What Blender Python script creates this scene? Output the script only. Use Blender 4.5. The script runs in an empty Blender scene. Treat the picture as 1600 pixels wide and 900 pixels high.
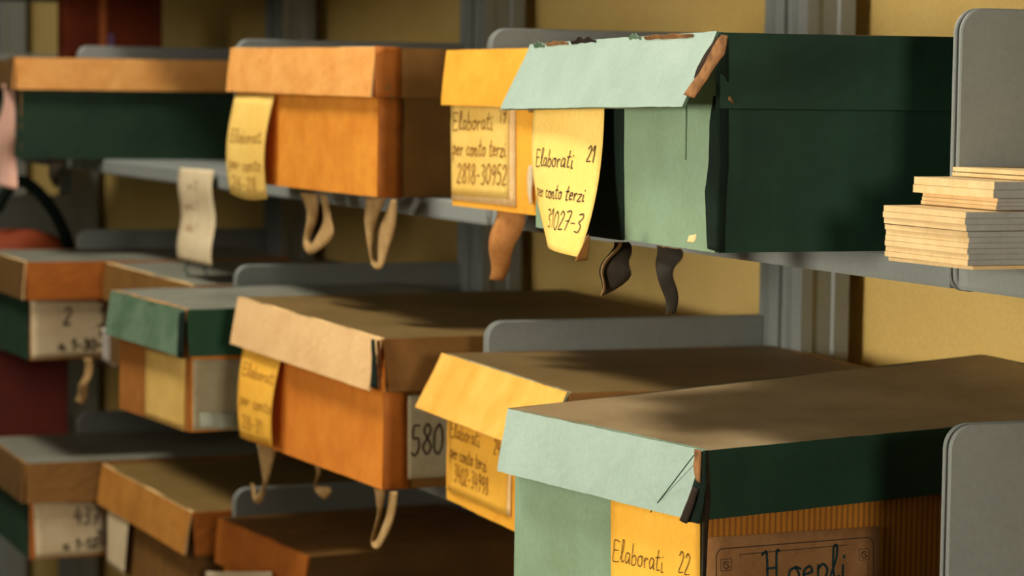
import bpy, bmesh, math, random
from mathutils import Vector, Matrix, noise

SC = bpy.context.scene
COL = SC.collection
Z0 = 1.5                      # camera height above the floor; heights below are relative to it
R = math.radians

# ------------------------------------------------------------------ camera
TH, PI_, RO, FPX = R(23.30), R(4.32), R(.76), 4084.
F_ = Vector((math.sin(TH)*math.cos(PI_), math.cos(TH)*math.cos(PI_), -math.sin(PI_)))
r0 = Vector((math.cos(TH), -math.sin(TH), 0)); u0 = r0.cross(F_)
R_ = r0*math.cos(RO)+u0*math.sin(RO); U_ = -r0*math.sin(RO)+u0*math.cos(RO)
cd = bpy.data.cameras.new('camera'); cam = bpy.data.objects.new('camera', cd); COL.objects.link(cam)
m = Matrix.Identity(4)
for i in range(3):
    m[i][0] = R_[i]; m[i][1] = U_[i]; m[i][2] = -F_[i]
m[2][3] = Z0
cam.matrix_world = m
cd.sensor_width = 36; cd.lens = FPX*36/1600; cd.clip_start = .05
cd.dof.use_dof = True; cd.dof.focus_distance = 2.12; cd.dof.aperture_fstop = 9.5
SC.camera = cam

# ------------------------------------------------------------------ light
SC.view_settings.view_transform = 'Standard'; SC.view_settings.look = 'None'
SC.view_settings.gamma = 1; SC.view_settings.exposure = 0.0
w = bpy.data.worlds.new('world'); SC.world = w; w.use_nodes = True
bg = w.node_tree.nodes['Background']; bg.inputs[0].default_value = (.62, .62, .42, 1); bg.inputs[1].default_value = .04

def area(name, loc, aim, sx, sy, power, col, spread=180):
    l = bpy.data.lights.new(name, 'AREA'); l.shape = 'RECTANGLE'; l.size = sx; l.size_y = sy
    l.energy = power; l.color = col; l.spread = R(spread)
    o = bpy.data.objects.new(name, l); COL.objects.link(o)
    o.location = Vector(loc)+Vector((0, 0, Z0))
    o.rotation_euler = (Vector(aim)-Vector(loc)).to_track_quat('-Z', 'Y').to_euler()
    return o
area('skylight_aisle', (-.35, 3.5, 2.75), (1.0, 2.7, -.15), .8, .8, 128, (1, .96, .86))
area('window_light_aisle', (-1.5, 3.3, .75), (1.0, 2.6, -.15), 1.2, 1.0, 18, (1, .94, .80))
area('room_fill', (-1.4, 1.5, -.05), (1.56, 2.1, -.12), .7, .5, 7, (1, .94, .82), 62)  # added fill lamp, spread narrowed to brighten the near wall
area('window_light_rear', (.40, -5.0, .75), (1.1, 4.0, -.15), 1.3, 1.3, 170, (1, .93, .82))

# ------------------------------------------------------------------ materials
def lin(c):
    return tuple(((v/255)/12.92 if v/255 <= .04045 else (((v/255)+.055)/1.055)**2.4) for v in c)+(1,)
MATS = {}
def mat(name, rgb, rough=.75, rgb2=None, scale=14, spec=.35, bump=.09, metal=0, sheen=0, fine=220, stripes=None, coat=0):
    if name in MATS: return MATS[name]
    M = bpy.data.materials.new(name); M.use_nodes = True; nt = M.node_tree; N = nt.nodes; L = nt.links
    b = N['Principled BSDF']
    b.inputs['Roughness'].default_value = rough; b.inputs['Specular IOR Level'].default_value = spec
    b.inputs['Metallic'].default_value = metal; b.inputs['Sheen Weight'].default_value = sheen
    b.inputs['Coat Weight'].default_value = coat; b.inputs['Coat Roughness'].default_value = .35
    tc = N.new('ShaderNodeTexCoord')
    n1 = N.new('ShaderNodeTexNoise'); n1.inputs['Scale'].default_value = scale; n1.inputs['Detail'].default_value = 6; n1.inputs['Roughness'].default_value = .65
    L.new(tc.outputs['Object'], n1.inputs['Vector'])
    cr = N.new('ShaderNodeValToRGB'); cr.color_ramp.elements[0].position = .36; cr.color_ramp.elements[1].position = .66
    cr.color_ramp.elements[0].color = lin(rgb); cr.color_ramp.elements[1].color = lin(rgb2 or rgb)
    L.new(n1.outputs['Fac'], cr.inputs['Fac'])
    n2 = N.new('ShaderNodeTexNoise'); n2.inputs['Scale'].default_value = fine; n2.inputs['Detail'].default_value = 3
    L.new(tc.outputs['Object'], n2.inputs['Vector'])
    mx = N.new('ShaderNodeMix'); mx.data_type = 'RGBA'; mx.blend_type = 'MULTIPLY'; mx.inputs[0].default_value = .22
    L.new(cr.outputs['Color'], mx.inputs[6]); L.new(n2.outputs['Fac'], mx.inputs[7])
    g = N.new('ShaderNodeMix'); g.data_type = 'RGBA'; g.blend_type = 'MULTIPLY'; g.inputs[0].default_value = 1; g.inputs[7].default_value = (1.13, 1.13, 1.13, 1)
    L.new(mx.outputs[2], g.inputs[6]); out = g.outputs[2]
    if stripes:
        sx = N.new('ShaderNodeSeparateXYZ'); L.new(tc.outputs['Object'], sx.inputs[0])
        ad = N.new('ShaderNodeMath'); ad.operation = 'MULTIPLY'; ad.inputs[1].default_value = stripes[0]
        L.new(sx.outputs['X'], ad.inputs[0])
        sn = N.new('ShaderNodeMath'); sn.operation = 'SINE'; L.new(ad.outputs[0], sn.inputs[0])
        ml = N.new('ShaderNodeMapRange'); ml.inputs[1].default_value = -.3; ml.inputs[2].default_value = .9; ml.inputs[3].default_value = 0; ml.inputs[4].default_value = .8
        L.new(sn.outputs[0], ml.inputs[0])
        m3 = N.new('ShaderNodeMix'); m3.data_type = 'RGBA'; m3.inputs[7].default_value = lin(stripes[1])
        L.new(ml.outputs[0], m3.inputs[0]); L.new(out, m3.inputs[6]); out = m3.outputs[2]
    L.new(out, b.inputs['Base Color'])
    if bump:
        bp = N.new('ShaderNodeBump'); bp.inputs['Strength'].default_value = bump; bp.inputs['Distance'].default_value = .002
        L.new(n1.outputs['Fac'], bp.inputs['Height']); L.new(bp.outputs['Normal'], b.inputs['Normal'])
    MATS[name] = M
    return M
wall_m = mat('yellow_wall_paint', (234, 196, 112), .85, (242, 208, 128), 3, bump=.1)
floor_m = mat('floor_tile', (120, 105, 85), .6, (135, 118, 95), 4)
metal_m = mat('grey_shelf_paint', (132, 135, 128), .45, (138, 141, 134), 9, spec=.5, bump=.03)
lip_m = metal_m
sage = mat('lit_faded_sage_paper', (146, 164, 148), .5, (160, 178, 162), 10, spec=.5)  # lid fronts: sheen and light put into the faded green
sage2 = mat('lit_faded_moss_paper', (120, 140, 108), .5, (132, 156, 126), 10, spec=.5)  # body fronts: light put into the faded green, less than on the lids
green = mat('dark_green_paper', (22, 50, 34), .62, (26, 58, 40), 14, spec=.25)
green_d = mat('bottle_green_paper', (24, 48, 32), .7, (30, 56, 36), 16, spec=.3)
green_m = mat('mid_green_paper', (76, 102, 76), .55, (104, 124, 98), 18, spec=.4)
green_i = mat('leaf_green_lid_paper', (38, 80, 54), .65, (46, 90, 62), 16, spec=.3)
black_c = mat('matte_black_and_gap_shade', (14, 26, 18), .9, (20, 34, 24), 30, spec=.15)  # black for torn tape, the strip by the tag and shade in a lid gap
brown_b = mat('torn_dark_board', (52, 36, 22), .9, (30, 24, 16), 60, spec=.2)
tan_b = mat('torn_tan_board', (150, 105, 62), .9, (100, 66, 38), 60, spec=.2)
orange = mat('orange_ochre_paper', (232, 150, 48), .6, (214, 128, 34), 24, spec=.4)
orange_l = mat('faded_orange_lid_paper', (226, 152, 72), .6, (240, 172, 92), 26, spec=.4)
orange_d = mat('burnt_orange_paper', (205, 116, 30), .62, (222, 134, 40), 22, spec=.4)
orange_s = mat('orange_brown_binding', (186, 104, 26), .7, (168, 90, 22), 30)
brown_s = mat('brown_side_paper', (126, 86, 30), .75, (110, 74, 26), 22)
brown_k = mat('olive_brown_and_lid_shade', (104, 72, 26), .75, (92, 62, 22), 20)  # own brown of some boxes, and painted shade on the far lid fronts
tan_l = mat('tan_buff_lid_paper', (216, 172, 116), .6, (228, 186, 130), 20, spec=.4)
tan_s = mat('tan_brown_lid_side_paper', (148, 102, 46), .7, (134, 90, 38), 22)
yellow = mat('marigold_paper', (240, 172, 52), .6, (228, 156, 40), 22, spec=.4)
yellow_l = mat('faded_marigold_lid_paper', (242, 180, 82), .6, (232, 160, 56), 20, spec=.4)
worn = mat('worn_pale_edge', (240, 200, 140), .8, (225, 180, 115), 70)
dust = mat('dusty_olive_board_top', (120, 92, 42), .6, (102, 78, 32), 9, spec=.5)
dust_l = mat('dusty_buff_board_top', (164, 138, 98), .5, (142, 116, 78), 11, spec=.5)
dust_g = mat('dusty_grey_board_top', (124, 122, 106), .6, (106, 104, 88), 11, spec=.5)
paper_y = mat('yellow_tag_paper', (238, 198, 106), .8, (232, 186, 90), 12, spec=.2, bump=.05)
paper_o = mat('amber_tag_paper', (242, 182, 66), .8, (234, 168, 54), 12, spec=.2, bump=.05)
paper_w = mat('cream_label_paper', (216, 196, 158), .85, (204, 180, 140), 25, spec=.2, bump=.05)
paper_g = mat('buff_grey_label_paper', (190, 178, 142), .85, (176, 160, 122), 25, spec=.2, bump=.05)
paper_p = mat('printed_brown_label_paper', (150, 108, 66), .85, (128, 86, 48), 30, spec=.2, bump=.05)
ink = mat('brown_black_ink', (38, 22, 14), .6, bump=0)
ink_b = mat('faded_brown_ink', (150, 96, 28), .8, bump=0)
ink_t = mat('teal_ink', (22, 48, 48), .6, bump=0)
ink_p = mat('printed_brown_ink', (66, 48, 30), .8, bump=0)
ribbon_t = mat('tan_cotton_ribbon', (178, 144, 94), .85, (150, 114, 66), 60, spec=.2)
ribbon_b = mat('rust_brown_ribbon', (188, 128, 66), .8, (150, 92, 38), 24, spec=.3)
ribbon_k = mat('dark_brown_ribbon', (36, 30, 20), .85, (48, 38, 24), 40, spec=.2)
ribbon_p = mat('pale_pink_ribbon', (226, 178, 158), .85, (214, 160, 136), 12, spec=.2)
pad_e = mat('cream_cut_paper_edges', (226, 194, 140), .85, (214, 178, 122), 40, spec=.2)
pad_g = mat('grey_cut_paper_edges', (168, 166, 156), .85, (156, 152, 142), 30, spec=.2)
striped = mat('striped_gold_brown_paper', (176, 112, 26), .75, (164, 100, 22), 12, stripes=(1100, (118, 68, 12)))
red_m = mat('red_binder_cloth', (150, 62, 18), .75, (124, 46, 14), 10)
red_d = mat('dark_red_binder_cloth', (96, 28, 14), .8, (80, 24, 12), 10)
red_f = mat('red_bag_fabric', (140, 58, 16), .8, (118, 44, 12), 14)
str_o = mat('orange_stripe_tape', (226, 124, 62), .7)
str_l = mat('lilac_stripe_tape', (150, 104, 150), .7)
strap_k = mat('black_strap_webbing', (18, 28, 20), .9, spec=.1)
teal_s = mat('teal_thread', (40, 90, 86), .8)

# ------------------------------------------------------------------ mesh helpers
def W(p): return Vector((p[0], p[1], p[2]+Z0))
def ray(px, py): return F_+R_*((px-800)/FPX)-U_*((py-450)/FPX)
def at(px, py, X):                       # a point of the line of sight at distance X from the aisle line
    k = ray(px, py); return k*(X/k.x)
def aty(px, py, Y):
    k = ray(px, py); return k*(Y/k.y)
def hit(px, py, P, n):
    k = ray(px, py); return k*(Vector(P).dot(n)/k.dot(n))

def obj(name, bm, mats, parent=None, smooth=False):
    me = bpy.data.meshes.new(name)
    bmesh.ops.recalc_face_normals(bm, faces=bm.faces)
    bm.to_mesh(me); bm.free()
    for x in (mats if isinstance(mats, (list, tuple)) else [mats]): me.materials.append(x)
    if smooth:
        for p in me.polygons: p.use_smooth = True
    o = bpy.data.objects.new(name, me); COL.objects.link(o)
    if parent is not None:
        o.parent = parent; o.matrix_parent_inverse = parent.matrix_basis.inverted()
    return o
def empty(name, loc, label, cat, group=None):
    o = bpy.data.objects.new(name, None); COL.objects.link(o); o.location = W(loc); o.empty_display_size = .05
    o['label'] = label; o['category'] = cat
    if group: o['group'] = group
    return o
def tag(o, label, cat, group=None):
    o['label'] = label; o['category'] = cat
    if group: o['group'] = group
    return o

def slab(bm, fn, nu, nv, th, mi=0, wob=0, seed=0, mi_edge=None):
    """a sheet fn(u,v) of thickness th, with wobbly surface"""
    P = [[Vector(fn(i/nu, j/nv)) for j in range(nv+1)] for i in range(nu+1)]
    Nn = [[None]*(nv+1) for _ in range(nu+1)]
    for i in range(nu+1):
        for j in range(nv+1):
            a = P[min(i+1, nu)][j]-P[max(i-1, 0)][j]; b = P[i][min(j+1, nv)]-P[i][max(j-1, 0)]
            n = a.cross(b); Nn[i][j] = n.normalized() if n.length > 1e-12 else Vector((0, 0, 1))
    A = [[None]*(nv+1) for _ in range(nu+1)]; B = [[None]*(nv+1) for _ in range(nu+1)]
    for i in range(nu+1):
        for j in range(nv+1):
            p = P[i][j]
            if wob:
                q = p*11+Vector((seed*3.1, seed*1.7, seed)); r_ = p*90+Vector((seed, seed*2, 0))
                p = p+Nn[i][j]*(noise.noise(q)*wob)+Vector(noise.noise_vector(r_))*wob*.35
            A[i][j] = bm.verts.new(W(p)); B[i][j] = bm.verts.new(W(p-Nn[i][j]*th))
    me = mi if mi_edge is None else mi_edge
    def f(vs, k):
        try:
            x = bm.faces.new(vs); x.material_index = k
        except ValueError: pass
    for i in range(nu):
        for j in range(nv):
            f((A[i][j], A[i+1][j], A[i+1][j+1], A[i][j+1]), mi)
            f((B[i][j+1], B[i+1][j+1], B[i+1][j], B[i][j]), mi)
    for i in range(nu):
        f((A[i][0], B[i][0], B[i+1][0], A[i+1][0]), me); f((A[i][nv], A[i+1][nv], B[i+1][nv], B[i][nv]), me)
    for j in range(nv):
        f((A[0][j], A[0][j+1], B[0][j+1], B[0][j]), me); f((A[nu][j], B[nu][j], B[nu][j+1], A[nu][j+1]), me)

def bil(p00, p10, p11, p01):
    a, b, c, d = map(Vector, (p00, p10, p11, p01))
    return lambda u, v: a*(1-u)*(1-v)+b*u*(1-v)+c*u*v+d*(1-u)*v

def box_bm(bm, x0, x1, y0, y1, z0, z1, mi=0, bev=0.0):
    r = bmesh.ops.create_cube(bm, size=1)
    for v in r['verts']:
        v.co = Vector((x0+(v.co.x+.5)*(x1-x0), y0+(v.co.y+.5)*(y1-y0), z0+(v.co.z+.5)*(z1-z0)+Z0))
    fs = set(f for v in r['verts'] for f in v.link_faces)
    for f in fs: f.material_index = mi
    if bev:
        es = list(set(e for f in fs for e in f.edges))
        bmesh.ops.bevel(bm, geom=es, offset=bev, segments=2, affect='EDGES', profile=.6, clamp_overlap=True)

def smooth_path(pts, n=6):
    P = [Vector(p) for p in pts]
    if len(P) < 3: return P
    out = []
    for i in range(len(P)-1):
        p0 = P[max(i-1, 0)]; p1 = P[i]; p2 = P[i+1]; p3 = P[min(i+2, len(P)-1)]
        for k in range(n):
            t = k/n
            out.append(.5*((2*p1)+(-p0+p2)*t+(2*p0-5*p1+4*p2-p3)*t*t+(-p0+3*p1-3*p2+p3)*t**3))
    out.append(P[-1]); return out

def ribbon(name, e1, e2, X, m_, parent, th=.0009, m_edge=None, bulge=.004, label=None):
    """hanging ribbon lofted between two edge lines (image columns taken at real distance X)"""
    g = lambda p, k: at(p[0], p[1], (p[2] if len(p) > 2 else X)+k)
    n = max(len(e1), len(e2))
    a = smooth_path([g(p, 0) for p in e1], 5); b = smooth_path([g(p, .006) for p in e2], 5)
    mlen = min(len(a), len(b))-1
    def fn(u, v):
        t = v*mlen; i = min(int(t), mlen-1); k = t-i
        pa = a[i].lerp(a[i+1], k); pb = b[i].lerp(b[i+1], k)
        return pa.lerp(pb, u)+Vector((-bulge*math.sin(math.pi*u), 0, 0))+Vector((.003*math.sin(v*9), 0, 0))
    bm = bmesh.new(); slab(bm, fn, 4, mlen, th, 0, mi_edge=1)
    o = obj(name, bm, [m_, m_edge or m_], parent, True)
    if label: o['label'] = label
    return o

# handwriting: every letter a few strokes in a unit cell (x, y), x-height .5
G = {
 'E': (.62, [[(.55, .95), (.12, .98), (.1, .5), (.08, 0), (.6, .04)], [(.1, .52), (.48, .54)]]),
 'l': (.3, [[(.0, .1), (.2, .6), (.24, 1.), (.12, .95), (.1, .3), (.16, .0), (.3, .08)]]),
 'a': (.48, [[(.4, .45), (.2, .52), (.05, .25), (.15, .02), (.35, .2), (.4, .46), (.38, .1), (.48, .02)]]),
 'b': (.45, [[(.1, .98), (.08, .4), (.08, .02), (.3, .0), (.4, .22), (.3, .45), (.1, .35)]]),
 'o': (.45, [[(.3, .48), (.08, .38), (.08, .06), (.3, .0), (.4, .25), (.28, .48), (.45, .42)]]),
 'r': (.36, [[(.06, .45), (.1, .0)], [(.09, .3), (.2, .48), (.34, .42)]]),
 't': (.36, [[(.2, .95), (.12, .4), (.14, .03), (.34, .05)], [(.0, .58), (.36, .62)]]),
 'i': (.24, [[(.08, .45), (.08, .03), (.22, .05)], [(.12, .68), (.14, .74)]]),
 'p': (.45, [[(.08, .48), (.06, -.4)], [(.07, .35), (.25, .5), (.4, .3), (.28, .03), (.08, .08)]]),
 'e': (.42, [[(.04, .25), (.34, .32), (.26, .5), (.06, .35), (.1, .03), (.38, .08)]]),
 'c': (.4, [[(.36, .44), (.18, .5), (.04, .25), (.14, .02), (.38, .08)]]),
 'n': (.5, [[(.06, .46), (.08, .0)], [(.07, .3), (.24, .48), (.34, .38), (.34, .02), (.48, .06)]]),
 'z': (.42, [[(.04, .46), (.36, .48), (.05, .02), (.4, .04)]]),
 's': (.4, [[(.34, .46), (.1, .44), (.3, .22), (.24, .0), (.04, .05)]]),
 'H': (.8, [[(.02, .93), (.12, 1.), (.2, .93), (.22, 0)], [(.66, 1.02), (.56, .95), (.56, 0)], [(.22, .5), (.56, .52)]]),
 '-': (.4, [[(.06, .4), (.34, .42)]]), ' ': (.34, []),
 '0': (.48, [[(.25, .98), (.06, .7), (.06, .2), (.25, .0), (.42, .3), (.4, .75), (.25, .98)]]),
 '1': (.32, [[(.02, .7), (.2, .98), (.2, .0)]]),
 '2': (.46, [[(.06, .78), (.22, .98), (.38, .78), (.24, .4), (.05, .04), (.42, .06)]]),
 '3': (.44, [[(.06, .9), (.3, .96), (.34, .72), (.16, .52), (.36, .35), (.3, .04), (.04, .06)]]),
 '4': (.46, [[(.22, .98), (.04, .4), (.4, .42)], [(.32, .7), (.3, 0)]]),
 '5': (.46, [[(.38, .96), (.12, .94), (.1, .56), (.32, .56), (.38, .25), (.2, .0), (.04, .1)]]),
 '6': (.46, [[(.34, .96), (.12, .6), (.06, .2), (.24, .0), (.38, .22), (.26, .45), (.08, .32)]]),
 '7': (.44, [[(.04, .94), (.4, .96), (.18, 0)], [(.12, .48), (.36, .5)]]),
 '8': (.46, [[(.24, .52), (.08, .76), (.24, .98), (.38, .76), (.24, .52), (.05, .24), (.24, .0), (.42, .24), (.24, .52)]]),
 '9': (.44, [[(.36, .72), (.18, .5), (.06, .74), (.22, .98), (.36, .8), (.34, .4), (.2, .0)]]),
}
def writing(lines, surf, uw, vh, parent, m_, wd=.0009, name='handwriting', off=.0012, slant=.12):
    """lines: (text, u0, v_base, size_m, stretch); surf(u,v)->point, v downward, sheet uw x vh metres; off toward the reader"""
    bm = bmesh.new()
    def P(x, y):
        u = x/uw; v = y/vh; e = .004
        p = Vector(surf(u, v)); a = Vector(surf(u+e, v))-p; b = Vector(surf(u, v+e))-p
        n = b.cross(a).normalized()
        if n.dot(-p) < 0: n = -n
        return p+n*off
    for tx, u0_, vb, sz, st in lines:
        x = u0_*uw
        rnd = random.Random(tx)
        for ch in tx:
            wch, strokes = G[ch]
            jy = rnd.uniform(-.04, .04)
            for s in strokes:
                pts = smooth_path([Vector((a, b, 0)) for a, b in s], 4)
                q = [(x+(p.x+slant*p.y)*sz*st, vb*vh-(p.y+jy)*sz) for p in pts]
                for i in range(len(q)-1):
                    (x0, y0), (x1, y1) = q[i], q[i+1]
                    dx, dy = x1-x0, y1-y0; l = math.hypot(dx, dy) or 1e-9
                    nx, ny = -dy/l*wd/2, dx/l*wd/2; ex, ey = dx/l*wd*.3, dy/l*wd*.3
                    if max(x0, x1) > uw*.985 or min(x0, x1) < uw*.01 or max(y0, y1) > vh*.99: continue
                    try: bm.faces.new([bm.verts.new(W(P(a, b))) for a, b in ((x0+nx-ex, y0+ny-ey), (x1+nx+ex, y1+ny+ey), (x1-nx+ex, y1-ny+ey), (x0-nx-ex, y0-ny-ey))])
                    except ValueError: pass
            x += (wch+.06)*sz*st
    return obj(name, bm, m_, parent)

# ------------------------------------------------------------------ structure
bm = bmesh.new(); slab(bm, bil((1.565, -1, -1.5), (1.565, 9, -1.5), (1.565, 9, 1.3), (1.565, -1, 1.3)), 40, 12, -.08, wob=.002)
o = obj('wall_right', bm, wall_m, smooth=True); o['kind'] = 'structure'
bm = bmesh.new(); box_bm(bm, -3.5, 1.565, -3, 9, -1.56, -1.5)
o = obj('floor', bm, floor_m); o['kind'] = 'structure'

# ------------------------------------------------------------------ shelving
BY = [.80, 1.7455, 2.690, 3.635, 4.579, 6.06]
ZS = [.200, -.127, -.454, -.781]                 # tops of the shelf plates
XF, XB = 1.13, 1.477
def bracket(parent, y, zs, side):
    """end plate with rounded front corners and a pressed rim, side +1 rim faces +Y"""
    zb, zt = zs-.026, zs+.196
    def outline(ins):
        pts = []; r_ = .020-ins*.8
        x0 = XF-.003+ins; x1 = XB-ins; z0 = zb+ins; z1 = zt-ins
        for cx, cz, a0 in ((x0+r_, z1-r_, 90), (x0+r_*.7, z0+r_*.7, 180)):
            rr = r_ if a0 == 90 else r_*.7
            for k in range(9):
                a = R(a0+k*90/8); pts.append((cx+rr*math.cos(a), cz+rr*math.sin(a)))
        pts += [(x1, z0), (x1, z1)]
        return pts
    bm = bmesh.new(); t = .0042
    rings = []
    for ins, dy in ((0.0012, -t/2), (0, -t/2+.001), (0, t/2-.001), (.0012, t/2), (.006, t/2), (.0085, t/2-.0012)):
        rings.append([bm.verts.new(W((x, y-side*dy if side < 0 else y+dy, z))) for x, z in outline(ins)])
    for a, b in zip(rings, rings[1:]):
        for i in range(len(a)):
            j = (i+1) % len(a); bm.faces.new((a[i], a[j], b[j], b[i]))
    bm.faces.new(rings[-1]); bm.faces.new(rings[0])
    return obj('end_bracket', bm, metal_m, parent)
rows = ['top', 'upper', 'middle', 'lower']
where = {
 (0, 1): 'grey metal shelf above the green boxes, mostly out of sight', (0, 2): 'grey metal shelf above the orange box, its back edge at the top',
 (0, 3): 'dark grey shelf edge high above the far boxes', (0, 0): 'grey metal shelf above the paper pads', (0, 4): 'grey shelf at the far end above the red binder',
 (1, 0): 'grey metal shelf carrying the stack of cream paper pads', (1, 1): 'grey metal shelf under the big green box with the curling yellow tag',
 (1, 2): 'grey metal shelf under the orange box with two ribbon loops', (1, 3): 'grey metal shelf under the green box with orange lid, white tag on its lip', (1, 4): 'far grey shelf holding the red binder',
 (2, 0): 'grey metal shelf with rounded divider in the lower right corner', (2, 1): 'grey metal shelf under the green box with printed label', (2, 2): 'grey metal shelf under the orange box numbered 580',
 (2, 3): 'dark grey shelf under the orange lidded box with cream label at left', (2, 4): 'far grey shelf holding the red bag',
 (3, 2): 'dark lower shelf beneath the orange box with hanging ribbons', (3, 3): 'dark lower shelf under the two brown boxes bottom left', (3, 4): 'far dark lower shelf holding the dark red binder'}
for r_i, zs in enumerate(ZS):
    for b_i in range(5):
        if (r_i, b_i) not in where: continue
        y0, y1 = BY[b_i]+.0035, BY[b_i+1]-.0035
        if (r_i, b_i) == (0, 4): y1 = 5.52
        e = empty('metal_shelf', (XF, (y0+y1)/2, zs), where[(r_i, b_i)], 'shelf', 'grey metal shelves on the yellow wall')
        prof = [(XB, zs), (XF+.003, zs), (XF+.0008, zs-.0008), (XF, zs-.003), (XF, zs-.021), (XF+.001, zs-.024), (XF+.012, zs-.024), (XF+.012, zs-.0225), (XF+.002, zs-.0225), (XF+.002, zs-.002), (XB, zs-.002)]
        bm = bmesh.new(); ya, yb = y0+.003, y1-.003
        A = [bm.verts.new(W((x, ya, z))) for x, z in prof]; B = [bm.verts.new(W((x, yb, z))) for x, z in prof]
        for i in range(len(prof)):
            j = (i+1) % len(prof); bm.faces.new((A[i], A[j], B[j], B[i]))
        bm.faces.new(A[::-1]); bm.faces.new(B)
        obj('shelf_plate', bm, lip_m, e)
        if r_i == 0:
            bm = bmesh.new(); box_bm(bm, XB-.002, XB, ya, yb, zs, zs+.30); obj('light_block_panel', bm, metal_m, e)  # added sheet out of view, stops aisle light leaking down the wall
        bracket(e, y0+.0005, zs, -1); bracket(e, y1-.0005, zs, -1)

def post(yc, label, x0=1.477, dx=.062, wy=.10):
    e = empty('shelf_post', (x0, yc, -1.5), label, 'post', 'grey uprights of the shelving')
    h = wy/2; g = .006
    for nm, ya, yb in (('post_channel', yc-h, yc-.004), ('post_channel', yc+.004, yc+h)):
        pr = [(x0, ya), (x0, ya+.010), (x0+g, ya+.013), (x0+g, yb-.013), (x0, yb-.010), (x0, yb),
              (x0+.014, yb), (x0+.017, yb-.003), (x0+.040, yb-.003), (x0+.043, yb), (x0+dx, yb),
              (x0+dx, ya), (x0+.043, ya), (x0+.040, ya+.003), (x0+.017, ya+.003), (x0+.014, ya)]
        bm = bmesh.new(); A = [bm.verts.new(W((x, y, -1.5))) for x, y in pr]; B = [bm.verts.new(W((x, y, .9))) for x, y in pr]
        for i in range(len(pr)):
            j = (i+1) % len(pr); bm.faces.new((A[i], A[j], B[j], B[i]))
        bm.faces.new(A[::-1]); bm.faces.new(B)
        obj(nm, bm, metal_m, e)
post(1.70, 'grey metal upright behind the stack of paper pads')
post(2.645, 'wide grey metal upright on the bright yellow wall behind the green boxes')
post(3.59, 'grey metal upright behind the two orange boxes')
post(4.535, 'dark grey metal upright rising behind the orange box lid at left')
post(6.12, 'dark upright far left beside the pale patch of wall', wy=.14)
post(6.86, 'grey upright at the left edge of the photo')

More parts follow.
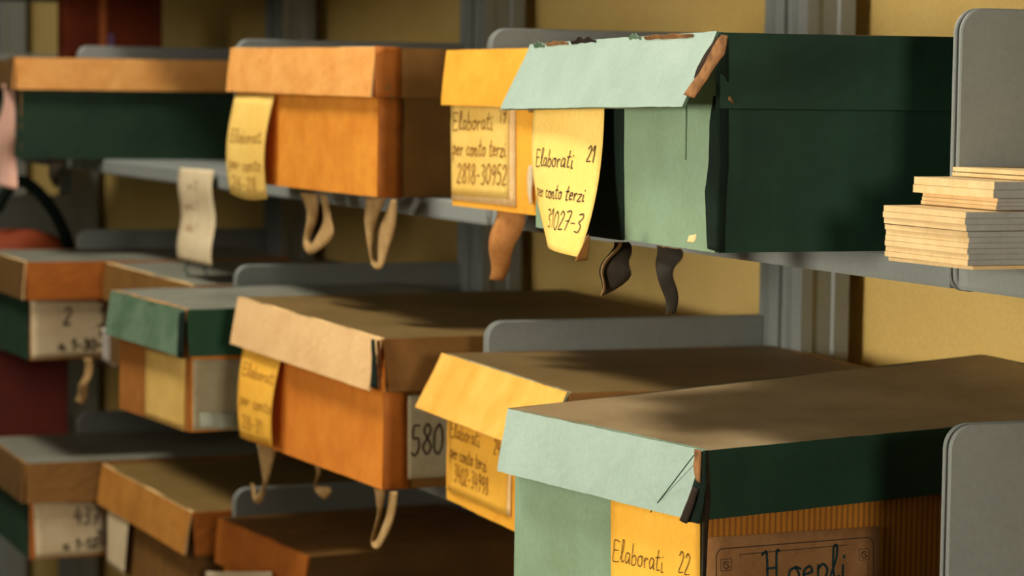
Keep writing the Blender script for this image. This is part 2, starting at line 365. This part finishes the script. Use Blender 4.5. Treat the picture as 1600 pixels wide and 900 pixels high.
# ------------------------------------------------------------------ archive boxes
class Box:
    """cardboard index box: P near front bottom corner, a yaw, w front width, d depth, h height, lid height lh"""
    def __init__(s, label, P, a, w, d, h, zs, mats, lh=.060, flare=.006, e=.005, split=0, side_strip=0, dz=(0, 0, 0, 0), seed=1, inset=.0, side_w=None, group=None, torn=None):
        s.P = Vector((P[0], P[1], zs)); a = R(a)
        s.fd = Vector((-math.sin(a), math.cos(a), 0)); s.dd = Vector((math.cos(a), math.sin(a), 0)); s.up = Vector((0, 0, 1))
        s.w, s.d, s.h, s.lh, s.e = w, d, h, lh, e
        s.root = empty('archive_box', s.P+s.fd*w/2+s.dd*d/2, label, 'box', group or 'cardboard archive boxes on the shelves')
        T = lambda f, q, z: s.P+s.fd*f+s.dd*q+s.up*z
        s.T = T
        bf, bs, lf, ls, lt = mats[:5]; edge = mats[5] if len(mats) > 5 else worn
        th = .0025; hb = h-.004
        bm = bmesh.new()
        slab(bm, bil(T(0, 0, 0), T(w, 0, 0), T(w, 0, hb), T(0, 0, hb)), 20, 8, th, 0, .0012, seed)
        slab(bm, bil(T(0, d, 0), T(0, 0, 0), T(0, 0, hb), T(0, d, hb)), 20, 8, th, 1, .0010, seed+1)
        slab(bm, bil(T(w, 0, 0), T(w, d, 0), T(w, d, hb), T(w, 0, hb)), 14, 6, th, 1, .0010, seed+2)
        slab(bm, bil(T(w, d, 0), T(0, d, 0), T(0, d, hb), T(w, d, hb)), 8, 4, th, 1)
        slab(bm, bil(T(0, 0, .0005), T(0, d, .0005), T(w, d, .0005), T(w, 0, .0005)), 6, 6, -.002, 1)
        # worn pale line down the near front corner
        
        slab(bm, lambda u, v: T(.0065*(1-u), -.0009-.0008*math.sin(u*3), v*hb*.995), 2, 24, .0012, 2, .0010, seed+3)
        s.body = obj('box_body', bm, [bf, bs, edge], s.root, False)
        # lid
        z0, z1 = h-lh, h
        bm = bmesh.new()
        q0, q1, f0, f1 = -e, d+e*.5, -e, w+e
        zc = [z1+dz[0], z1+dz[1], z1+dz[2], z1+dz[3]]   # near front, far front, far back, near back
        tops = bil(T(f0, q0, zc[0]), T(f1, q0, zc[1]), T(f1, q1, zc[2]), T(f0, q1, zc[3]))
        def topf(u, v):
            p = Vector(tops(u, v)); sag = -.0025*math.sin(math.pi*u)*math.sin(math.pi*v); return p+Vector((0, 0, sag))
        slab(bm, lambda u, v: topf(u, 1-v), 24, 24, -th if False else th, 2, .0012, seed+4)
        def front(u, v):       # u near->far, v top->bottom
            p = Vector(tops(u, 0)); k = v**1.15
            uu = u
            gap = (split if u < .02 else 0)
            return p-s.dd*(flare*k+.0008*math.sin(v*math.pi))-s.up*(z1-z0)*v+s.fd*gap*k
        slab(bm, lambda u, v: front(u, 1-v), 30, 8, th, 0, .0014, seed+5, mi_edge=3)
        def side(u, v):        # u front->back
            p = Vector(tops(0, u)); g_ = split*.8*(1-u)**12
            return p-s.up*(z1-z0)*v-s.fd*(.0012*v)+s.dd*g_*v
        slab(bm, lambda u, v: side(1-u, 1-v), 30, 8, th, 1, .0012, seed+6)
        slab(bm, lambda u, v: Vector(tops(1, u))-s.up*(z1-z0)*(1-v)+s.fd*.001, 14, 5, th, 1, .0008, seed+7)
        slab(bm, lambda u, v: Vector(tops(1-u, 1))-s.up*(z1-z0)*(1-v), 8, 4, th, 1)
        s.front = front; s.tops = tops
        # scuffed near end of the front flap and its lower edge
        slab(bm, lambda u, v: Vector(front(.0135*(1-u)-.0005, 1-v))-s.dd*.0011, 2, 14, .0012, 3, .0012, seed+12)
        # scuffed fold along the front top edge
        slab(bm, lambda u, v: Vector(tops(u, 0))+s.up*(.0006-.0028*v)+s.dd*(.0035*(1-v))-s.dd*.0008, 60, 2, .0006, 3, .0011, seed+8)
        s.lid = obj('box_lid', bm, [lf, ls, lt, edge], s.root, False)
    def ff(s, px, py, off=.0022):      # a point on the front face
        n = s.dd; return hit(px, py, s.P-s.dd*off, n)
    def sf(s, px, py, off=.0022):      # a point on the near side face
        n = s.fd; return hit(px, py, s.P-s.fd*off, n)
    def sheet(s, name, quad, m_, face='f', off=.0022, curl=None, nu=10, nv=10, th=.0005, label=None, seed=9, wob=.0004):
        g = s.ff if face == 'f' else s.sf
        pts = [g(x, y, off) for x, y in quad]      # top left, top right, bottom right, bottom left
        b = bil(*pts)
        fn = (lambda u, v: b(u, v)+curl(u, v)) if curl else b
        bm = bmesh.new(); slab(bm, fn, nu, nv, th, 0, wob, seed)
        o = obj(name, bm, m_, s.root, True)
        if label: o['label'] = label
        return o, fn, (pts[1]-pts[0]).length, (pts[3]-pts[0]).length

# --- green box with the curling tag, upper shelf
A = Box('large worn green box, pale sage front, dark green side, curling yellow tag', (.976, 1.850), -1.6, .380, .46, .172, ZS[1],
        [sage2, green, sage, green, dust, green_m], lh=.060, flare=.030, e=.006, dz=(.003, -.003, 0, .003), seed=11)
o, _, _, _ = A.sheet('dark_strip', [(897, 140), (975, 140), (975, 376), (897, 366)], black_c, off=.0030, label='black strip beside the tag')  # flat black strip on the front, beside and behind the tag
# near corner tape, torn
def strip(box, name, pts_l, pts_r, m_, off, face='f', label=None, wob=.001, th=.001, seed=3):
    g = box.ff if face == 'f' else box.sf
    a = [g(x, y, off) for x, y in pts_l]; b = [g(x, y, off) for x, y in pts_r]
    n = len(a)-1
    def fn(u, v):
        t = v*n; i = min(int(t), n-1); k = t-i
        return a[i].lerp(a[i+1], k).lerp(b[i].lerp(b[i+1], k), u)
    bm = bmesh.new(); slab(bm, fn, 3, n*6, th, 0, wob, seed)
    o = obj(name, bm, m_, box.root, True)
    if label: o['label'] = label
    return o
strip(A, 'corner_tape', [(1116, 150), (1110, 190), (1109, 250), (1103, 300), (1104, 350), (1106, 388)], [(1124, 150), (1124, 190), (1124, 250), (1124, 300), (1124, 350), (1122, 394)], black_c, .0034, label='black torn tape on front edge')
strip(A, 'corner_tape', [(1118, 60), (1119, 150), (1120, 250), (1120, 320), (1119, 394)], [(1138, 60), (1138, 150), (1138, 250), (1134, 320), (1132, 394)], black_c, .0085, 's', label='black worn tape on side edge')
strip(A, 'torn_flap', [(1127, 54), (1112, 75), (1100, 100), (1085, 125), (1070, 148)], [(1137, 56), (1130, 85), (1112, 112), (1097, 135), (1086, 153)], tan_b, .032, label='curled strip of torn brown board', wob=.0022)
strip(A, 'torn_flap', [(1118, 58), (1104, 78), (1090, 105), (1086, 122)], [(1130, 60), (1116, 90), (1104, 115), (1092, 130)], brown_b, .0285, label='dark torn board edge', wob=.0022)
strip(A, 'board_chip', [(1139, 150), (1138, 156)], [(1142, 152), (1147, 163)], tan_b, .0100, 's')
# shreds of cover paper standing along the lid's upper front edge, pale torn edge at its far end
def shred(box, name, u0_, u1_, hgt, m_, seed, label=None):
    def fn(u, v):
        uu = u0_+(u1_-u0_)*u
        p = Vector(box.tops(uu, 0)); hh = hgt*math.sin(math.pi*min(1, max(0, u*.9+.08)))*(.7+.3*math.sin(u*17+seed))
        return p+Vector((-.002-.003*(1-v), 0, -.003+hh*(1-v)+.003*(1-v)))
    bm = bmesh.new(); slab(bm, fn, 12, 2, .0008, 0, .0015, seed); o = obj(name, bm, m_, box.root)
    if label: o['label'] = label
for k, (a_, b_, hg, mm) in enumerate(((.96, .90, .0045, green_m), (.89, .76, .003, tan_b), (.74, .60, .005, brown_b), (.42, .36, .005, green_m), (.34, .1, .002, tan_b))):
    shred(A, 'paper_shred', a_, b_, hg, mm, k)
bm = bmesh.new(); slab(bm, lambda u, v: Vector(A.front(.992+.012*u, v))+Vector((-.0012, 0, 0)), 2, 12, .002, 0, .0006, 5); obj('torn_edge', bm, worn, A.root)
# curling tag
TL, TR = at(837, 148, .968), at(945, 146, .968)
BLp, BRp = at(857, 380, .958), at(904, 402, .925)
def tagA(u, v):
    left = TL.lerp(BLp, v)+Vector((-.006*math.sin(v*3.1), 0, 0)); left = left+Vector((0, .012*math.sin(math.pi*v)*.6, 0))
    k = v**2.6
    right = Vector((TR.x+(BRp.x-TR.x)*k, TR.y+(BRp.y-TR.y)*k, TR.z+(BRp.z-TR.z)*v))
    p = left.lerp(right, u); p.x -= .010*math.sin(math.pi*u)*(.2+.8*v)
    return p
bm = bmesh.new(); slab(bm, tagA, 16, 24, .0005)
tg = obj('paper_tag', bm, paper_y, A.root, True); tg['label'] = 'curling yellow paper tag'
writing([('Elaborati', .09, .48, .0165, 1.08), ('21', .84, .43, .015, .9), ('per conto terzi', .07, .68, .0135, 1.12), ('31027-3', .33, .87, .0175, 1.25)], tagA, .125, .145, tg, ink, .0011)
# folded brown back of the tag corner
def fold(u, v):
    a = at(919, 366, .914).lerp(at(898, 408, .912), v); b = at(922, 372, .925).lerp(at(917, 406, .925), v)
    return a.lerp(b, u)
bm = bmesh.new(); slab(bm, fold, 3, 6, .0005); o = obj('tag_corner_fold', bm, ribbon_b, tg, True); o['label'] = 'brown underside of curled tag'
ribbon('tie_ribbon', [(960, 378), (948, 402), (940, 432), (937, 461)], [(983, 378), (984, 404), (988, 430), (939, 461)], .985, ribbon_k, A.root, m_edge=ribbon_t, bulge=.002, label='dark ribbon tie end')
ribbon('tie_ribbon', [(966, 377), (950, 400), (941, 432), (936, 459)], [(971, 378), (954, 402), (944, 434), (939, 460)], .978, ribbon_t, A.root, bulge=.0, label='pale edge of ribbon tie')
ribbon('tie_ribbon', [(1027, 383), (1022, 410), (1033, 430), (1036, 460), (1038, 490)], [(1064, 388), (1062, 405), (1057, 425), (1057, 455), (1052, 490)], .985, ribbon_k, A.root, m_edge=ribbon_t, bulge=.002, label='dark ribbon tie end')
strip(A, 'crease', [(1072, 165), (1071, 250)], [(1073, 165), (1072, 250)], green_m, .0026, wob=0, th=.0004)
strip(A, 'board_chip', [(1077, 368), (1074, 378)], [(1088, 366), (1087, 380)], worn, .0030, wob=.001, th=.0006)

# --- marigold box between, upper shelf
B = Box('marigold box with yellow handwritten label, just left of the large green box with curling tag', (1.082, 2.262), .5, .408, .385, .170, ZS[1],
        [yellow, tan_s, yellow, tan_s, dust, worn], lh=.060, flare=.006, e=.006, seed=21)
_, _, _, _ = B.sheet('label_backing', [(705, 160), (806, 160), (806, 323), (706, 312)], worn, off=.0028, label='pale backing sheet')
lo, fn, uw, vh = B.sheet('paper_label', [(705, 160), (796, 160), (795, 311), (706, 305)], paper_y, off=.0036, label='yellow handwritten label')
writing([('Elaborati', .03, .29, .019, 1.4), ('19', .84, .22, .018, 1.3), ('per conto terzi', .03, .56, .018, 1.22), ('2818-30952', .10, .86, .022, 1.28)], fn, uw, vh, lo, ink_b, .0016)
strip(B, 'string_knot', [(828, 258), (826, 275), (826, 300), (829, 318)], [(833, 258), (834, 275), (832, 300), (832, 320)], paper_w, .006, label='white string end', wob=.002)
strip(B, 'tape_end', [(826, 157), (827, 175)], [(833, 157), (836, 177)], tan_b, .010, wob=.001)
ribbon('tie_ribbon', [(777, 322), (770, 355), (769, 395), (770, 434)], [(818, 326), (814, 365), (800, 402), (784, 438)], 1.086, ribbon_b, B.root, bulge=.010, label='rust brown leaf shaped ribbon end')

# --- orange box with loops, upper shelf
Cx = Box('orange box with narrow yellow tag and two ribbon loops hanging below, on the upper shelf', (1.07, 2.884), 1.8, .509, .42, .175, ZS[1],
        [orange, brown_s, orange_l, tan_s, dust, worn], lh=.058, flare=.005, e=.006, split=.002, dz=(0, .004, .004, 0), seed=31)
strip(Cx, 'side_binding', [(592, 154), (592, 308)], [(628, 154), (627, 311)], orange_s, .0032, 's', label='orange binding strip round the corner')
strip(Cx, 'lid_binding', [(586, 72), (586, 153)], [(627, 74), (627, 153)], orange_s, .0095, 's', label='orange binding strip on the lid')
lo, fn, uw, vh = Cx.sheet('paper_tag', [(368, 147), (429, 149), (425, 310), (367, 302)], paper_y, off=.008, curl=lambda u, v: Vector((-.012*math.sin(v*2.6)*1, 0, 0))+Vector((0, 0, -.005*math.sin(math.pi*u)*v)), label='yellow tag with faded writing')
writing([('Elaborati', .08, .46, .016, 1.9), ('per conto', .08, .72, .016, 1.9), ('26-28', .12, .92, .018, 2.2)], fn, uw, vh, lo, ink_b, .0015)
ribbon('tie_ribbon', [(469, 300), (477, 335), (473, 378), (484, 396), (500, 392), (520, 370), (514, 338), (508, 303)], [(497, 303), (493, 338), (483, 372), (489, 382), (496, 374), (501, 358), (503, 338), (499, 303)], 1.075, ribbon_t, Cx.root, bulge=.003, label='tan ribbon loop')
ribbon('tie_ribbon', [(573, 309), (567, 345), (574, 385), (586, 416), (601, 418), (607, 388), (615, 350), (618, 312)], [(603, 309), (584, 350), (582, 385), (586, 405), (595, 410), (591, 386), (591, 355), (612, 312)], 1.078, ribbon_t, Cx.root, bulge=.003, label='tan ribbon loop')

# --- dark green box with orange lid, upper shelf far
D = Box('dark green box with faded orange lid, far left on the upper shelf', (.993, 4.425), -8, .140, .44, .172, ZS[1],
        [green_d, green_d, brown_k, orange_l, dust, orange_l], lh=.054, flare=.004, e=.010, seed=41)  # lid front painted dark brown for its shade, side stays orange
ribbon('tie_ribbon', [(74, 246), (77, 262), (82, 285), (84, 292)], [(100, 248), (98, 262), (92, 280), (86, 292)], 1.03, ribbon_k, D.root, label='dark ribbon end')
# --- far brown lidded box
E_ = Box('far brown lidded box with pale pink ribbon, at the left edge of the upper shelf', (1.035, 4.66), 0, .30, .40, .170, ZS[1],
        [green_d, green_d, brown_k, brown_k, dust_g, brown_k], lh=.052, seed=51)
ribbon('tie_ribbon', [(5, 132), (4, 165), (-5, 210), (-8, 250), (-6, 285)], [(30, 132), (32, 165), (30, 210), (24, 250), (26, 296)], 1.005, ribbon_p, E_.root, bulge=.012, label='pale pink ribbon hanging in front')

# --- middle shelf
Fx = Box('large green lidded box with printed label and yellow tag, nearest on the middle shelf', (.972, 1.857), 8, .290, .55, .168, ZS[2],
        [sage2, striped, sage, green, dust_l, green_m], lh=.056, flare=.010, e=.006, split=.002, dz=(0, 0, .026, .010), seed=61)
lo, fn, uw, vh = Fx.sheet('paper_tag', [(955, 776), (1094, 808), (1094, 1000), (955, 960)], paper_o, off=.0045, label='amber handwritten tag')
writing([('Elaborati', .02, .53, .0185, .98), ('22', .77, .50, .0185, .9)], fn, uw, vh, lo, ink, .0008)
strip(Fx, 'corner_tape', [(1093, 706), (1090, 735), (1082, 760), (1078, 790), (1076, 815)], [(1103, 706), (1103, 735), (1103, 760), (1100, 790), (1094, 818)], black_c, .0165, label='black torn corner tape', wob=.002)
strip(Fx, 'torn_flap', [(1083, 760), (1072, 790), (1063, 812)], [(1092, 765), (1083, 795), (1074, 818)], brown_b, .019, label='torn brown board', wob=.0015)
strip(Fx, 'torn_flap', [(1086, 702), (1084, 725), (1088, 750)], [(1096, 704), (1095, 730), (1094, 755)], tan_b, .018, label='torn orange board', wob=.0015)
strip(Fx, 'corner_tape', [(1100, 704), (1100, 740), (1101, 780), (1098, 815), (1097, 900)], [(1106, 704), (1108, 740), (1110, 780), (1106, 818), (1102, 900)], brown_b, .0100, 's', label='worn dark edge of the side', wob=.001)
strip(Fx, 'crease', [(1084, 711), (1016, 800)], [(1085, 712), (1017, 801)], green, .0168, wob=0, th=.0004)
# printed label on the striped side, reading Hoepli
lo, fn, uw, vh = Fx.sheet('printed_label', [(1103, 840), (1375, 822), (1378, 1010), (1103, 1040)], paper_p, 's', off=.0036, label='brown printed label')
bm = bmesh.new()
def bar(u0_, v0_, u1_, v1_, wd):
    a, b = Vector((u0_*uw, v0_*vh, 0)), Vector((u1_*uw, v1_*vh, 0)); d = (b-a).normalized(); n = Vector((-d.y, d.x, 0))*wd/2
    q = []
    for p in (a+n, b+n, b-n, a-n):
        pt = Vector(fn(p.x/uw, p.y/vh)); q.append(bm.verts.new(W(pt-Fx.fd*.0007)))
    bm.faces.new(q)
def arc(cu, cv, ru, rv, a0, a1, wd, n=7):
    for k in range(n):
        t0, t1 = R(a0+(a1-a0)*k/n), R(a0+(a1-a0)*(k+1)/n)
        bar(cu+ru*math.cos(t0), cv+rv*math.sin(t0), cu+ru*math.cos(t1), cv+rv*math.sin(t1), wd)
bar(.09, .095, .92, .085, .0010); arc(.09, .16, .035, .065, 180, 270, .0010); arc(.92, .15, .035, .065, 270, 360, .0010); bar(.055, .16, .055, .95, .0010); bar(.955, .15, .955, .95, .0010)
bar(.19, .15, .80, .135, .0008); bar(.19, .15, .185, .175, .0008); bar(.085, .30, .085, .9, .0007); bar(.925, .28, .925, .9, .0007)
for cu in (.11, .90):        # corner ornaments
    bar(cu-.03, .18, cu+.03, .175, .0006); bar(cu-.03, .27, cu+.03, .265, .0006); bar(cu-.03, .18, cu-.03, .27, .0006); bar(cu+.03, .18, cu+.03, .27, .0006)
    bar(cu-.015, .20, cu+.02, .245, .0009); arc(cu, .225, .016, .028, 30, 330, .0008)
obj('printed_border', bm, ink_p, lo)
writing([('H', .305, .405, .0275, 1.0), ('oepli', .452, .405, .0275, 1.08)], fn, uw, vh, lo, ink_t, .0022, name='printed_lettering', slant=0)

Gx = Box('marigold box with wide flaring lid, tucked behind the green box on the middle shelf', (1.056, 2.300), -3.4, .374, .392, .162, ZS[2],
        [yellow, brown_s, yellow_l, tan_s, dust, mat('grey_green_worn_edge', (160, 156, 120), .8, (120, 130, 98), 60)], lh=.060, flare=.030, e=.006, seed=71)
lo, fn, uw, vh = Gx.sheet('paper_label', [(700, 634), (795, 672), (792, 806), (700, 766)], paper_o, off=.0040, label='amber handwritten label')
writing([('Elaborati', .04, .34, .018, 1.35), ('24', .78, .34, .018, 1.2), ('per conto terzi', .05, .59, .0165, 1.12), ('3402-34998', .12, .86, .020, 1.15)], fn, uw, vh, lo, ink_b, .0015)
Gx.sheet('label_backing', [(788, 668), (800, 672), (798, 808), (787, 800)], worn, off=.0036)

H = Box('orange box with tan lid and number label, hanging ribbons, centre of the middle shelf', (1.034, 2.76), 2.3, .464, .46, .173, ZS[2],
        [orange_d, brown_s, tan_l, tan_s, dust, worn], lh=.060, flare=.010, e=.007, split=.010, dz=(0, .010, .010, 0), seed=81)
strip(H, 'side_binding', [(600, 612), (600, 765)], [(637, 614), (638, 762)], orange_s, .0032, 's', label='rust binding strip round the corner')
lo, fn, uw, vh = H.sheet('number_label', [(637, 618), (706, 618), (706, 744), (637, 748)], paper_g, 's', off=.0038, label='buff paper number label')
writing([('580', .05, .72, .036, .74)], fn, uw, vh, lo, ink_p, .0022, slant=.05)
lo, fn, uw, vh = H.sheet('paper_tag', [(381, 538), (439, 562), (431, 698), (381, 683)], paper_o, off=.010, curl=lambda u, v: Vector((-.008*math.sin(v*2.6), 0, 0)), label='amber tag with faded writing')
writing([('Elaborati', .08, .30, .016, 1.8), ('per conto', .08, .62, .016, 1.8), ('28-31', .12, .88, .018, 2.)], fn, uw, vh, lo, ink_b, .0015)
ribbon('tie_ribbon', [(402, 694), (405, 730), (410, 755), (407, 772), (400, 776), (396, 765), (394, 755)], [(432, 698), (420, 735), (416, 760), (414, 782), (402, 787), (392, 778), (391, 756)], 1.035, ribbon_t, H.root, bulge=.002, label='tan ribbon curled at the end')
ribbon('tie_ribbon', [(491, 725), (491, 745), (494, 760), (498, 775), (504, 780)], [(500, 728), (497, 745), (498, 758), (516, 763), (508, 779)], 1.05, ribbon_t, H.root, bulge=.001, label='short tan ribbon end')
ribbon('tie_ribbon', [(585, 762), (586, 790), (586, 810), (582, 838), (585, 852), (594, 857), (604, 835), (613, 805), (620, 768)], [(602, 766), (594, 795), (589, 815), (588, 838), (589, 845), (592, 843), (597, 822), (602, 800), (607, 768)], 1.036, ribbon_t, H.root, bulge=.002, label='long tan ribbon loop')

strip(H, 'corner_gap_shade', [(581, 530), (582, 560), (580, 604)], [(586, 530), (588, 560), (590, 608)], black_c, .0215, label='black strip for the shade in the split lid corner')  # black strip painted on as the shade inside the open corner
strip(H, 'torn_edge', [(588, 532), (589, 560), (591, 607)], [(593, 532), (594, 560), (596, 607)], tan_b, .0105, 's', wob=.001)
I_ = Box('small box with green lid and cream labels, left of centre on the middle shelf', (.966, 3.306), 4.6, .275, .42, .163, ZS[2],
        [mat('ochre_brown_front_paper', (160, 98, 34), .7, (148, 88, 28), 18), orange, green_m, green_i, dust_g, orange], lh=.062, flare=.008, e=.010, split=.004, dz=(0, .004, .004, 0), seed=91)
I_.sheet('paper_label', [(228, 545), (290, 560), (288, 674), (227, 652)], mat('ochre_label_paper', (214, 172, 92), .8, (200, 158, 76), 20), off=.0032, label='ochre paper label on the front')
lo, fn, uw, vh = I_.sheet('paper_label', [(301, 562), (381, 562), (381, 672), (301, 672)], paper_g, 's', off=.0032, label='buff grey paper label on the side')
strip(I_, 'label_scuff', [(312, 645), (312, 668)], [(380, 645), (380, 668)], mat('pale_scuff', (190, 196, 176), .9, (170, 168, 140), 60), .0045, 's', wob=.0004)
strip(I_, 'corner_tape', [(281, 488), (279, 558)], [(291, 486), (288, 560)], black_c, .022, label='dark torn lid corner', wob=.0015)
strip(I_, 'lid_chip', [(229, 474), (236, 486)], [(243, 474), (243, 488)], brown_b, .012, wob=.001)

J = Box('orange lidded dark box with cream label, left side of the middle shelf', (.968, 4.252), 0, .300, .44, .163, ZS[2],
        [green_d, orange_s, brown_k, orange_s, dust_g, worn], lh=.062, flare=.004, e=.008, seed=101)  # shade on the lid front painted in as brown
lo, fn, uw, vh = J.sheet('paper_label', [(48, 470), (168, 470), (176, 556), (49, 562)], paper_w, 's', off=.0034, label='cream paper label')
writing([('2', .40, .42, .030, 1), ('1', .86, .45, .034, 1), ('36', .80, .80, .038, .9), ('n 1-30', .33, .86, .018, 1.2)], fn, uw, vh, lo, ink_p, .003)
J.sheet('paper_tag', [(160, 512), (183, 518), (182, 575), (161, 562)], mat('white_tag_paper', (226, 214, 200), .8), 's', off=.020, label='small white tag')
ribbon('tie_ribbon', [(131, 560), (130, 590), (124, 608), (116, 626)], [(143, 560), (142, 590), (138, 610), (128, 632)], .975, ribbon_t, J.root, bulge=.001, label='tan ribbon end')

J2 = Box('rusty brown lidded box set back, directly left of the small green lidded box', (1.088, 3.700), 0, .49, .38, .163, ZS[2],
        [brown_k, brown_k, brown_s, orange_s, dust_g, worn], lh=.060, flare=.004, e=.006, seed=105)

# --- lower shelf
K = Box('brown lidded box with cream label, bottom left on the lower shelf', (.962, 4.230), -1.5, .32, .44, .160, ZS[3],
        [green_d, orange_s, brown_k, tan_s, dust_g, tan_s], lh=.066, flare=.004, e=.008, seed=111)  # lid front darkened by colour to stand for its shade
lo, fn, uw, vh = K.sheet('paper_label', [(52, 783), (166, 786), (167, 864), (56, 873)], paper_w, 's', off=.0034, label='cream paper label')
writing([('437', .54, .42, .032, .9), ('38', .82, .84, .030, .9), ('n 1-12', .38, .88, .018, 1.2)], fn, uw, vh, lo, ink_p, .003)
Lx = Box('ochre lidded brown box with cream tag, bottom left, second on the lower shelf', (1.080, 3.668), 0, .500, .42, .160, ZS[3],
        [brown_s, brown_s, mat('ochre_brown_lid_paper', (186, 124, 48), .6, (170, 108, 36), 20, spec=.45), orange_s, dust, worn], lh=.064, flare=.008, e=.008, split=.006, seed=121)
Lx.sheet('paper_tag', [(168, 786), (202, 806), (194, 900), (168, 880)], paper_w, off=.014, label='cream paper tag')
Mx = Box('burnt orange box low at the bottom edge, below the orange box with the number', (1.122, 3.267), 3.5, .326, .34, .160, ZS[3],
        [orange_d, brown_k, orange_s, brown_k, brown_s, orange_s], lh=.064, flare=.006, e=.006, seed=131)
Mx.sheet('paper_label', [(322, 893), (425, 893), (425, 960), (322, 950)], paper_w, off=.020, label='pale card along the front')

# ------------------------------------------------------------------ loose things
# stack of paper pads on the near shelf
pads = [  # label, near corner pixel column, far corner column, z0, z1, X near, X far, sheets, overhang
 ('thin cream sheet lying at the bottom of the paper stack', 1.070, 1.064, -.127, -.1240, .108, .0, 1),
 ('thick cream paper pad, second from the bottom of the stack', 1.062, 1.060, -.1235, -.0985, .112, 0, 6),
 ('cream paper pad with a grey end, third from the bottom of the stack', 1.058, 1.058, -.0980, -.0840, .114, .000, 3),
 ('narrow cream pad set back in the middle of the stack', 1.092, 1.092, -.0835, -.0745, .103, .0, 3),
 ('cream pad with a cut grey end, third from the top of the stack', 1.084, 1.084, -.0742, -.0620, .110, .0, 2),
 ('thin cream booklet, second from the top of the stack', 1.120, 1.118, -.0616, -.0585, .110, 0, 1),
 ('thin cream booklet on top of the paper stack', 1.122, 1.120, -.0580, -.0545, .110, 0, 1)]
for k, (lb, xn, xf, z0, z1, wy, dy, ns) in enumerate(pads):
    yf = 1.735
    yn = yf-wy
    bm = bmesh.new()
    for j in range(ns):
        a, b = z0+(z1-z0)*j/ns, z0+(z1-z0)*(j+1)/ns-.00025
        jx = .0006*((j*7+k) % 3-1)
        nn = 8
        d_ = .24 if k < 5 else .20
        fr = [(xn+jx+(xf-xn)*i/nn+.0005*noise.noise(Vector((i*1.7, j, k))), yn+wy*i/nn) for i in range(nn+1)]
        pts = fr+[(xn+d_, yf), (xn+d_, yn)]
        lo_ = [bm.verts.new(W((x, y, a))) for x, y in pts]; hi_ = [bm.verts.new(W((x, y, b))) for x, y in pts]
        for i in range(len(pts)):
            j2 = (i+1) % len(pts); f = bm.faces.new((lo_[i], lo_[j2], hi_[j2], hi_[i])); f.material_index = 0 if i < nn else 1
        bm.faces.new(lo_[::-1]); bm.faces.new(hi_)
    tag(obj('paper_pad', bm, [pad_e, pad_g if 0 < k < 5 else pad_e]), lb, 'paper', 'pads of paper stacked on the near shelf')

# white tag hanging from the shelf lip
e = empty('hanging_tag', (1.126, 3.81, -.126), 'long white paper tag with faint writing hanging over the shelf lip', 'tag')
Q = [at(281, 262, 1.124), at(335, 266, 1.124), at(333, 416, 1.118), at(279, 404, 1.118)]
bq = bil(*Q); tf = lambda u, v: bq(u, v)+Vector((-.003*math.sin(v*9), 0, 0))
bm = bmesh.new(); slab(bm, tf, 6, 24, .0005); tp = obj('tag_paper', bm, paper_w, e, True)
writing([('no 12', .3, .22, .016, 1.2), ('pezzi 3', .15, .44, .016, 1.2), ('asta 9', .2, .68, .016, 1.1)], tf, .16, .15, tp, ink_b, .0010)
for x in (291, 320):
    ribbon('tag_string', [(x-1, 408), (x-1, 420), (x-1, 432)], [(x+1, 408), (x+1, 420), (x+1, 432)], 1.119, teal_s, e, bulge=0)

# red binder on the far upper shelf
e = empty('ring_binder', (1.30, 5.05, ZS[1]), 'red binder with orange and lilac stripes standing at far top left', 'binder')
bm = bmesh.new(); box_bm(bm, 1.208, 1.40, 5.0, 5.07, ZS[1], .19, 0, .003); obj('binder_cover', bm, red_m, e)
bm = bmesh.new(); box_bm(bm, 1.274, 1.288, 4.9985, 5.0005, ZS[1]+.004, .186); obj('orange_stripe', bm, str_o, e)
bm = bmesh.new(); box_bm(bm, 1.291, 1.303, 4.9985, 5.0005, ZS[1]+.004, .10); obj('lilac_stripe', bm, str_l, e)
# dark red binder on the far lower shelf
e = empty('ring_binder', (1.08, 4.85, ZS[3]), 'dark red binder in shadow, far left beneath the middle shelf', 'binder')
bm = bmesh.new(); box_bm(bm, .99, 1.165, 4.80, 4.88, ZS[3], -.50, 0, .003); obj('binder_cover', bm, red_d, e)
bm = bmesh.new(); box_bm(bm, 1.0, 1.155, 4.8795, 4.8815, ZS[3]+.003, -.504); obj('paper_block', bm, paper_w, e)
# red bag with black strap on the far middle shelf
e = empty('shoulder_bag', (1.10, 4.80, ZS[2]), 'soft red bag with black strap, far left behind the middle shelf boxes', 'bag')
bm = bmesh.new(); bmesh.ops.create_icosphere(bm, subdivisions=4, radius=1)
for v in bm.verts:
    c = v.co; s_ = abs(c.z)**.7*(1 if c.z > 0 else -1)
    n_ = noise.noise(c*2.3)*.05
    top = .090+.015*math.cos(c.x*2.4)
    v.co = Vector((1.07+c.x*.115*(1+n_), 4.80+c.y*.06*(1+n_), ZS[2]+.094+s_*.0935*(1+n_*.2)+Z0))
    if v.co.z < ZS[2]+Z0: v.co.z = ZS[2]+Z0
obj('bag_body', bm, red_f, e, True)
pa = smooth_path([aty(x, y, 4.76) for x, y in ((-6, 330), (10, 300), (32, 283), (58, 298), (82, 328), (100, 362), (110, 395), (112, 420))], 6)
bm = bmesh.new()
def sfn(u, v):
    t = v*(len(pa)-1); i = min(int(t), len(pa)-2); p = pa[i].lerp(pa[i+1], t-i); d = (pa[i+1]-pa[i]).normalized()
    n = Vector((d.z, 0, -d.x)); return p+n*(u-.5)*.022
slab(bm, sfn, 2, 40, .003); obj('strap', bm, strap_k, e, True)
